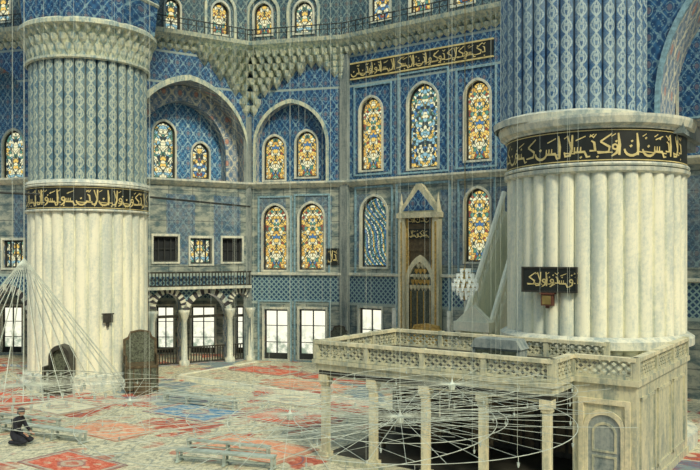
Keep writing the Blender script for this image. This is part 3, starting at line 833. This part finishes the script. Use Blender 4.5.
mb=MB(); mb.box(.6,2.0,1.0,1.5,2.87,3.25,0); mb.prism([(.55,3.25),(2.05,3.25),(1.9,3.5),(.7,3.5)],.95,1.55,0); mb.box(.7,1.9,.98,1.0,2.95,3.2,1)
mb.build('book_chest',[mt_grey,mt_dw2],MP@Matrix.Translation((3.2,1.2,0)))

# ---------------------------------------------------------------- minbar
b=FA.P+FA.d*10.6; st=b-V*7.6; MM=Matrix.Translation((st.x,st.y,.0))@frUV
mb=MB(); W=1.15
prof=[(0.4,0.16),(7.4,0.16),(7.4,7.6),(4.1,7.6),(0.4,2.3)]
for x in (0,W-.1):
    vs=[(x,y,z) for y,z in prof]+[(x+.1,y,z) for y,z in prof]; n=5
    mb.add(vs,[tuple(range(n)),tuple(range(n,2*n))[::-1]]+[(i,(i+1)%n,n+(i+1)%n,n+i) for i in range(n)],0)
for x in (-.02,W-.06):
    for (za,zb_,t) in ((2.3,7.6,.08),(3.1,8.4,.11)):
        mb.tube((x+.04,.3,za),(x+.04,4.1,zb_),t,0,6)
    for i in range(14):
        f=i/13; y=.3+3.8*f; z=2.3+5.3*f; mb.tube((x+.04,y,z),(x+.04,y,z+.8),.035,0,5)
        if i<13:
            mb.tube((x+.04,y,z),(x+.04,y+3.8/13,z+.8+5.3/13),.03,0,4); mb.tube((x+.04,y,z+.8),(x+.04,y+3.8/13,z+5.3/13),.03,0,4)
for k in range(9):
    y=.9+k*.36; zt=2.3+(y-.4)*5.3/3.7-.3
    if zt>.7: mb.box(-.05,0,y,y+.07,.6,zt,3)
for k in range(14):
    z=.6+k*.42; ys=.4+max(0,(z-2.0))*3.7/5.3+.3
    if ys<4.1: mb.box(-.05,0,ys,4.2,z,z+.07,3)
mb.tube((-.06,.6,1.9),(-.06,4.2,7.0),.09,3,5)
for i in range(12): mb.box(.1,W-.1,.5+i*.3,.8+i*.3,.16,.5+i*.42,0)
mb.box(-.08,.12,-.05,.4,.16,3.2); mb.box(W-.12,W+.08,-.05,.4,.16,3.2); mb.box(-.14,W+.14,-.1,.45,3.0,3.35)
mb.prism([(-.1,3.35),(W+.1,3.35),(W*.75,3.7),(W/2,3.95),(W*.25,3.7)],0,.35)
for x in (.05,W-.05):
    for y in (5.8,7.2): mb.tube((x,y,7.6),(x,y,9.8),.07,0,8)
mb.box(-.05,W+.05,5.7,7.3,9.8,10.0); mb.lathe((W/2,6.5),[(.7,10),(.62,10.5),(0,13)],8,2); mb.tube((W/2,6.5,13),(W/2,6.5,13.6),.04,2)
mb.build('minbar',[mt_minbar,mt_cream,mt_goldwood,mt_brownwood],MM)

an=-pi/2-.05
Mn=Matrix.Translation((cL.x+(RL+.05)*math.cos(an),cL.y+(RL+.05)*math.sin(an),0))@Matrix.Rotation(an+pi/2,4,'Z')
mb=MB(); mb.strip(arch(-.45,.45,.0,2.05),arch(-.34,.34,.0,1.87),-.5,.1,0); mb.prism(arch(-.34,.34,.0,1.87),-.3,.1,1)
mb.box(-.48,.48,-.85,-.3,0,.7,0); mb.box(-.52,.52,-.9,-.28,.7,.78,1); mb.box(-.52,-.42,-.9,-.3,.78,1.2,0); mb.box(.42,.52,-.9,-.3,.78,1.2,0)
for i in range(4): mb.box(-.42+i*.21,-.26+i*.21,-.87,-.85,.1,.6,1)
mb.build('carved_wooden_chair',[mt_darkwood,mt_dw3],Mn)
mb=MB(); a=-.95; mb.M=Matrix.Translation((cL.x+(RL+.03)*math.cos(a),cL.y+(RL+.03)*math.sin(a),2.9))@Matrix.Rotation(a+pi/2,4,'Z')
mb.box(-.2,.2,-.14,.0,0,.35); mb.box(-.05,.05,-.1,0,-.2,0); mb.box(-.25,.25,-.16,0,.35,.4); mb.build('donation_box',[mt_darkwood])

# ---------------------------------------------------------------- benches
def bench(a,b,h=.38,w=.3):
    A=G(*a);B=G(*b); F=Fr(A,B); mb=MB(); L=F.L
    mb.box(0,L,-w/2,w/2,h-.05,h); mb.box(0,L,-.02,.02,.14,.18)
    n=max(2,int(L/1.0))
    for i in range(n+1):
        x=.05+(L-.1)*i/n
        for y in (-w/2+.03,w/2-.05): mb.box(x-.03,x+.03,y-.02,y+.03,.04,h-.05)
        mb.box(x-.04,x+.04,-w/2-.03,w/2+.03,.022,.06)
    mb.build('low_bench',[mt_bench],F.M)
bench((165,402),(236,411)); bench((165,397),(236,405),.3,.1); bench((2,432),(84,444)); bench((0,423),(60,429),.34,.2)
bench((178,462),(275,470)); bench((188,450),(270,458),.34,.2)

# ---------------------------------------------------------------- chandeliers
def ring(mb,c,r,z,t=.012,n=64,mi=0):
    for i in range(n):
        a=2*pi*i/n;b=2*pi*(i+1)/n
        mb.tube((c[0]+r*math.cos(a),c[1]+r*math.sin(a),z),(c[0]+r*math.cos(b),c[1]+r*math.sin(b),z),t,mi,4)
def lampcup(mb,x,y,z,s=1.0,mi=1):
    mb.lathe((x,y),[(.0,z-.16*s),(.03*s,z-.15*s),(.055*s,z-.05*s),(.05*s,z),(.07*s,z+.03*s)],7,mi)
def ringlamp(name,c,z,R,top,rings,ns,lamps,t=.010,apex=None,lsz=.9,hub=True,every=4):
    mb=MB()
    for k in rings: ring(mb,c,R*k,z,t*1.2)
    for i in range(ns):
        a=2*pi*(i+.3)/ns; e=(c[0]+R*math.cos(a),c[1]+R*math.sin(a),z)
        mb.tube((c[0],c[1],z+.02),e,t*.8,0,4)
        if apex: mb.tube((c[0],c[1],apex),e,t*.8,0,4)
        elif i%every==0: mb.tube(e,(e[0],e[1],top),t*.45,0,4)
    mb.tube((c[0],c[1],apex or z),(c[0],c[1],top),t*.8,0,5)
    for k in rings:
        n=int(lamps*k)
        for i in range(n):
            a=2*pi*i/n; x,y=c[0]+R*k*math.cos(a),c[1]+R*k*math.sin(a)
            mb.tube((x,y,z),(x,y,z-.08),.004,0,3); lampcup(mb,x,y,z-.1,lsz)
    if hub: mb.lathe(c,[(0,z-.12),(.06,z-.1),(.08,z),(.03,z+.05),(0,z+.15)],10,0)
    mb.build(name,[mt_wire,mt_lampg])
c=wp(400,13.2); ringlamp('ring_chandelier',c,2.95,3.0,19,(1.0,.62),34,12,.005,None,.35)
c=wp(290,15.5); ringlamp('ring_chandelier',c,2.5,4.2,19,(1.0,.5),36,10,.006,None,.35)
c=wp(452,15.6); ringlamp('ring_chandelier',c,3.1,2.5,19,(1.0,.55),28,10,.005,None,.35)
c=wp(130,19.5); ringlamp('ring_chandelier',c,2.0,3.6,19,(1.0,.6),30,14,.007,None,.4)
c=wp(24,25); ringlamp('ring_chandelier',c,1.45,3.2,19,(1.0,.6),36,40,.014,5.7,.8)
mb=MB(); c=wp(465,26.5); zc0=CH+(HY-287)/F0*26.5
for (r,z,n) in ((.42,zc0,14),(.36,zc0+.16,11),(.27,zc0+.34,9),(.28,zc0-.16,9),(.15,zc0-.32,6),(.15,zc0+.52,5)):
    ring(mb,c,r,z,.02,18)
    for i in range(n):
        a=2*pi*(i+.37*z)/n; x,y=c[0]+r*math.cos(a),c[1]+r*math.sin(a); lampcup(mb,x,y,z+.10,1.1); mb.tube((c[0],c[1],z+.15),(x,y,z),.012,0,4)
        mb.lathe((x,y),[(0,z-.16),(.035,z-.09),(0,z-.02)],6,1)
mb.tube((c[0],c[1],zc0-.4),(c[0],c[1],19),.015,0,5); mb.lathe(c,[(0,zc0-.5),(.07,zc0-.4),(.04,zc0-.1),(.07,zc0+.3),(0,zc0+.7)],10,0)
mb.build('crystal_chandelier',[mt_brass,mt_glassw])
mb=MB(); R=random.Random(8)
for px,d in ((12,22),(36,26),(60,24),(85,20),(112,20),(123,24),(150,22),(176,30),(200,25),(222,26),(236,22),(262,25),(305,20),(338,24),(349,19),(371,23),(398,21),(430,22),(455,25),(540,19),(612,20)):
    q=wp(px,d); mb.tube((q.x,q.y,3.0+R.random()*2),(q.x,q.y,19.5),.004,0,3)
for k in range(34):
    a=wp(R.uniform(20,330),R.uniform(14,22)); b2=wp(R.uniform(380,640),R.uniform(12.5,16.5))
    mb.tube((a.x,a.y,R.uniform(1.6,2.6)),(b2.x,b2.y,R.uniform(2.6,3.3)),.0055,0,3)
mb.build('suspension_cables',[mt_wire])
mb=MB()
for (p,d1_,z1,q,d2,z2) in ((150,33,8.35,250,38,8.25),(0,30,8.3,40,31,8.3)):
    a=wp(p,d1_);b2=wp(q,d2); mb.tube((a.x,a.y,z1),(b2.x,b2.y,z2),.05,0,5)
mb.build('iron_tie_rods',[mt_iron])

# ---------------------------------------------------------------- kneeling man
def skin(name,pts,edges,rad,mat,root=0,sub=2,parent=None):
    me=bpy.data.meshes.new(name); me.from_pydata(pts,edges,[]); ob=bpy.data.objects.new(name,me); sc.collection.objects.link(ob)
    m=ob.modifiers.new('Skin','SKIN'); m.use_smooth_shade=True
    for i,sv in enumerate(me.skin_vertices[0].data):
        r=rad[i]; sv.radius=r if isinstance(r,tuple) else (r,r); sv.use_root=(i==root)
    s=ob.modifiers.new('S','SUBSURF'); s.levels=sub; s.render_levels=sub
    me.materials.append(mat); ob.parent=parent; return ob
mt_cloth=plain('dark_cloth',(0.018,0.02,0.03),0.9,0,0.4,8)
mt_skin=plain('skin_tone',(0.42,0.24,0.16),0.55,0,0.08,10)
mt_cap=plain('knit_cap',(0.09,0.09,0.09),0.9)
g=G(19,445)
man=bpy.data.objects.new('kneeling_man',None); sc.collection.objects.link(man)
man.location=(g.x,g.y,0.03); man.rotation_euler=(0,0,math.radians(-12)); man.scale=(1.08,1.08,1.08)
pts=[(-.12,0,.26),(-.10,0,.42),(-.05,0,.58),(-.01,0,.70),(.03,0,.79),
     (-.02,.17,.70),(.05,.22,.50),(.24,.15,.37),
     (-.02,-.17,.70),(.05,-.22,.50),(.24,-.15,.37),
     (-.08,.11,.22),(.34,.15,.11),(.02,.13,.075),(-.26,.11,.06),
     (-.08,-.11,.22),(.34,-.15,.11),(.02,-.13,.075),(-.26,-.11,.06)]
ed=[(0,1),(1,2),(2,3),(3,4),(3,5),(5,6),(6,7),(3,8),(8,9),(9,10),(0,11),(11,12),(12,13),(13,14),(0,15),(15,16),(16,17),(17,18)]
rd=[(.17,.15),(.15,.125),(.17,.13),(.13,.10),.06,.075,.055,.04,.075,.055,.04,.12,.08,.07,.05,.12,.08,.07,.05]
skin('robe_body',pts,ed,rd,mt_cloth,0,2,man)
bm=bmesh.new(); bmesh.ops.create_uvsphere(bm,u_segments=24,v_segments=16,radius=1)
for v in bm.verts:
    x,y,z=v.co; jaw=1-.28*max(0,-z)**1.3
    v.co=(x*.098*jaw+(.012 if z<0 else 0),y*.076*jaw,z*.118)
me=bpy.data.meshes.new('head'); bm.to_mesh(me); bm.free()
for p in me.polygons: p.use_smooth=True
me.materials.append(mt_skin); hd=bpy.data.objects.new('head',me); sc.collection.objects.link(hd); hd.parent=man; hd.location=(.07,0,.90); hd.rotation_euler=(0,.25,0)
mb=MB()
mb.add([(.09,-.014,-.02),(.09,.014,-.02),(.122,0,-.025),(.094,0,.035)],[(0,1,2),(0,2,3),(1,3,2)],0)
mb.box(.083,.092,-.024,.024,-.058,-.050,1)
for y in (-.03,.03): mb.lathe((.086,y),[(0,-.0),(.011,.006),(.011,.016),(0,.022)],8,1)
for y in (-.078,.078): mb.lathe((-.005,y),[(.004,-.035),(.018,-.01),(.02,.015),(.004,.03)],8,0)
f=mb.build('face_features',[mt_skin,mt_iron],None,True); f.parent=hd
mb=MB(); mb.lathe((-.008,0),[(.100,.035),(.099,.07),(.085,.105),(.05,.125),(0,.13)],20); mb.lathe((-.03,0),[(.083,-.05),(.088,.0),(.09,.04)],16)
f=mb.build('cap_and_hair',[mt_cap],None,True); f.parent=hd
for sy in (1,-1):
    pts=[(.24,.15*sy,.37),(.29,.135*sy,.335),(.33,.125*sy,.30)];ed=[(0,1),(1,2)];rd=[.03,(.036,.02),(.036,.018)]
    skin('palm',pts,ed,rd,mt_skin,0,1,man)
    for k,l in enumerate((.055,.07,.075,.065)):
        y=.15*sy-.045*sy+k*.022*sy-.005*sy
        skin('finger',[(.325,y,.305),(.325+l*.6,y,.285),(.325+l,y,.255)],[(0,1),(1,2)],[.010,.009,.007],mt_skin,0,1,man)
    skin('thumb',[(.28,(.135-.03)*sy,.335),(.31,(.135-.055)*sy,.315),(.335,(.135-.06)*sy,.295)],[(0,1),(1,2)],[.012,.011,.008],mt_skin,0,1,man)

# ---------------------------------------------------------------- light, world, camera
w=bpy.data.worlds.new('World'); sc.world=w; w.use_nodes=True; nt=w.node_tree
bg=nt.nodes['Background']
tc=nt.nodes.new('ShaderNodeTexCoord'); sp=nt.nodes.new('ShaderNodeSeparateXYZ'); nt.links.new(tc.outputs['Generated'],sp.inputs[0])
rp=nt.nodes.new('ShaderNodeValToRGB'); nt.links.new(sp.outputs[2],rp.inputs[0])
cr=rp.color_ramp; cr.elements[0].position=0.0; cr.elements[0].color=(0.12,0.155,0.165,1); cr.elements[1].position=0.75; cr.elements[1].color=(0.68,0.84,0.90,1)
nt.links.new(rp.outputs[0],bg.inputs[0]); bg.inputs[1].default_value=0.90
def sun(name,rot,e,col,ang):
    l=bpy.data.lights.new(name,'SUN'); l.energy=e; l.color=col; l.angle=math.radians(ang)
    o=bpy.data.objects.new(name,l); sc.collection.objects.link(o); o.rotation_euler=[math.radians(a) for a in rot]
sun('sun_daylight',(48,0,26),2.9,(1.0,0.90,0.64),12)
cam=bpy.data.cameras.new('camera'); cam.sensor_width=36; cam.lens=F0/700*36; cam.shift_y=20/700; cam.clip_end=300
co=bpy.data.objects.new('camera',cam); sc.collection.objects.link(co); co.location=(0,0,CH); co.rotation_euler=(pi/2,0,0)
sc.camera=co
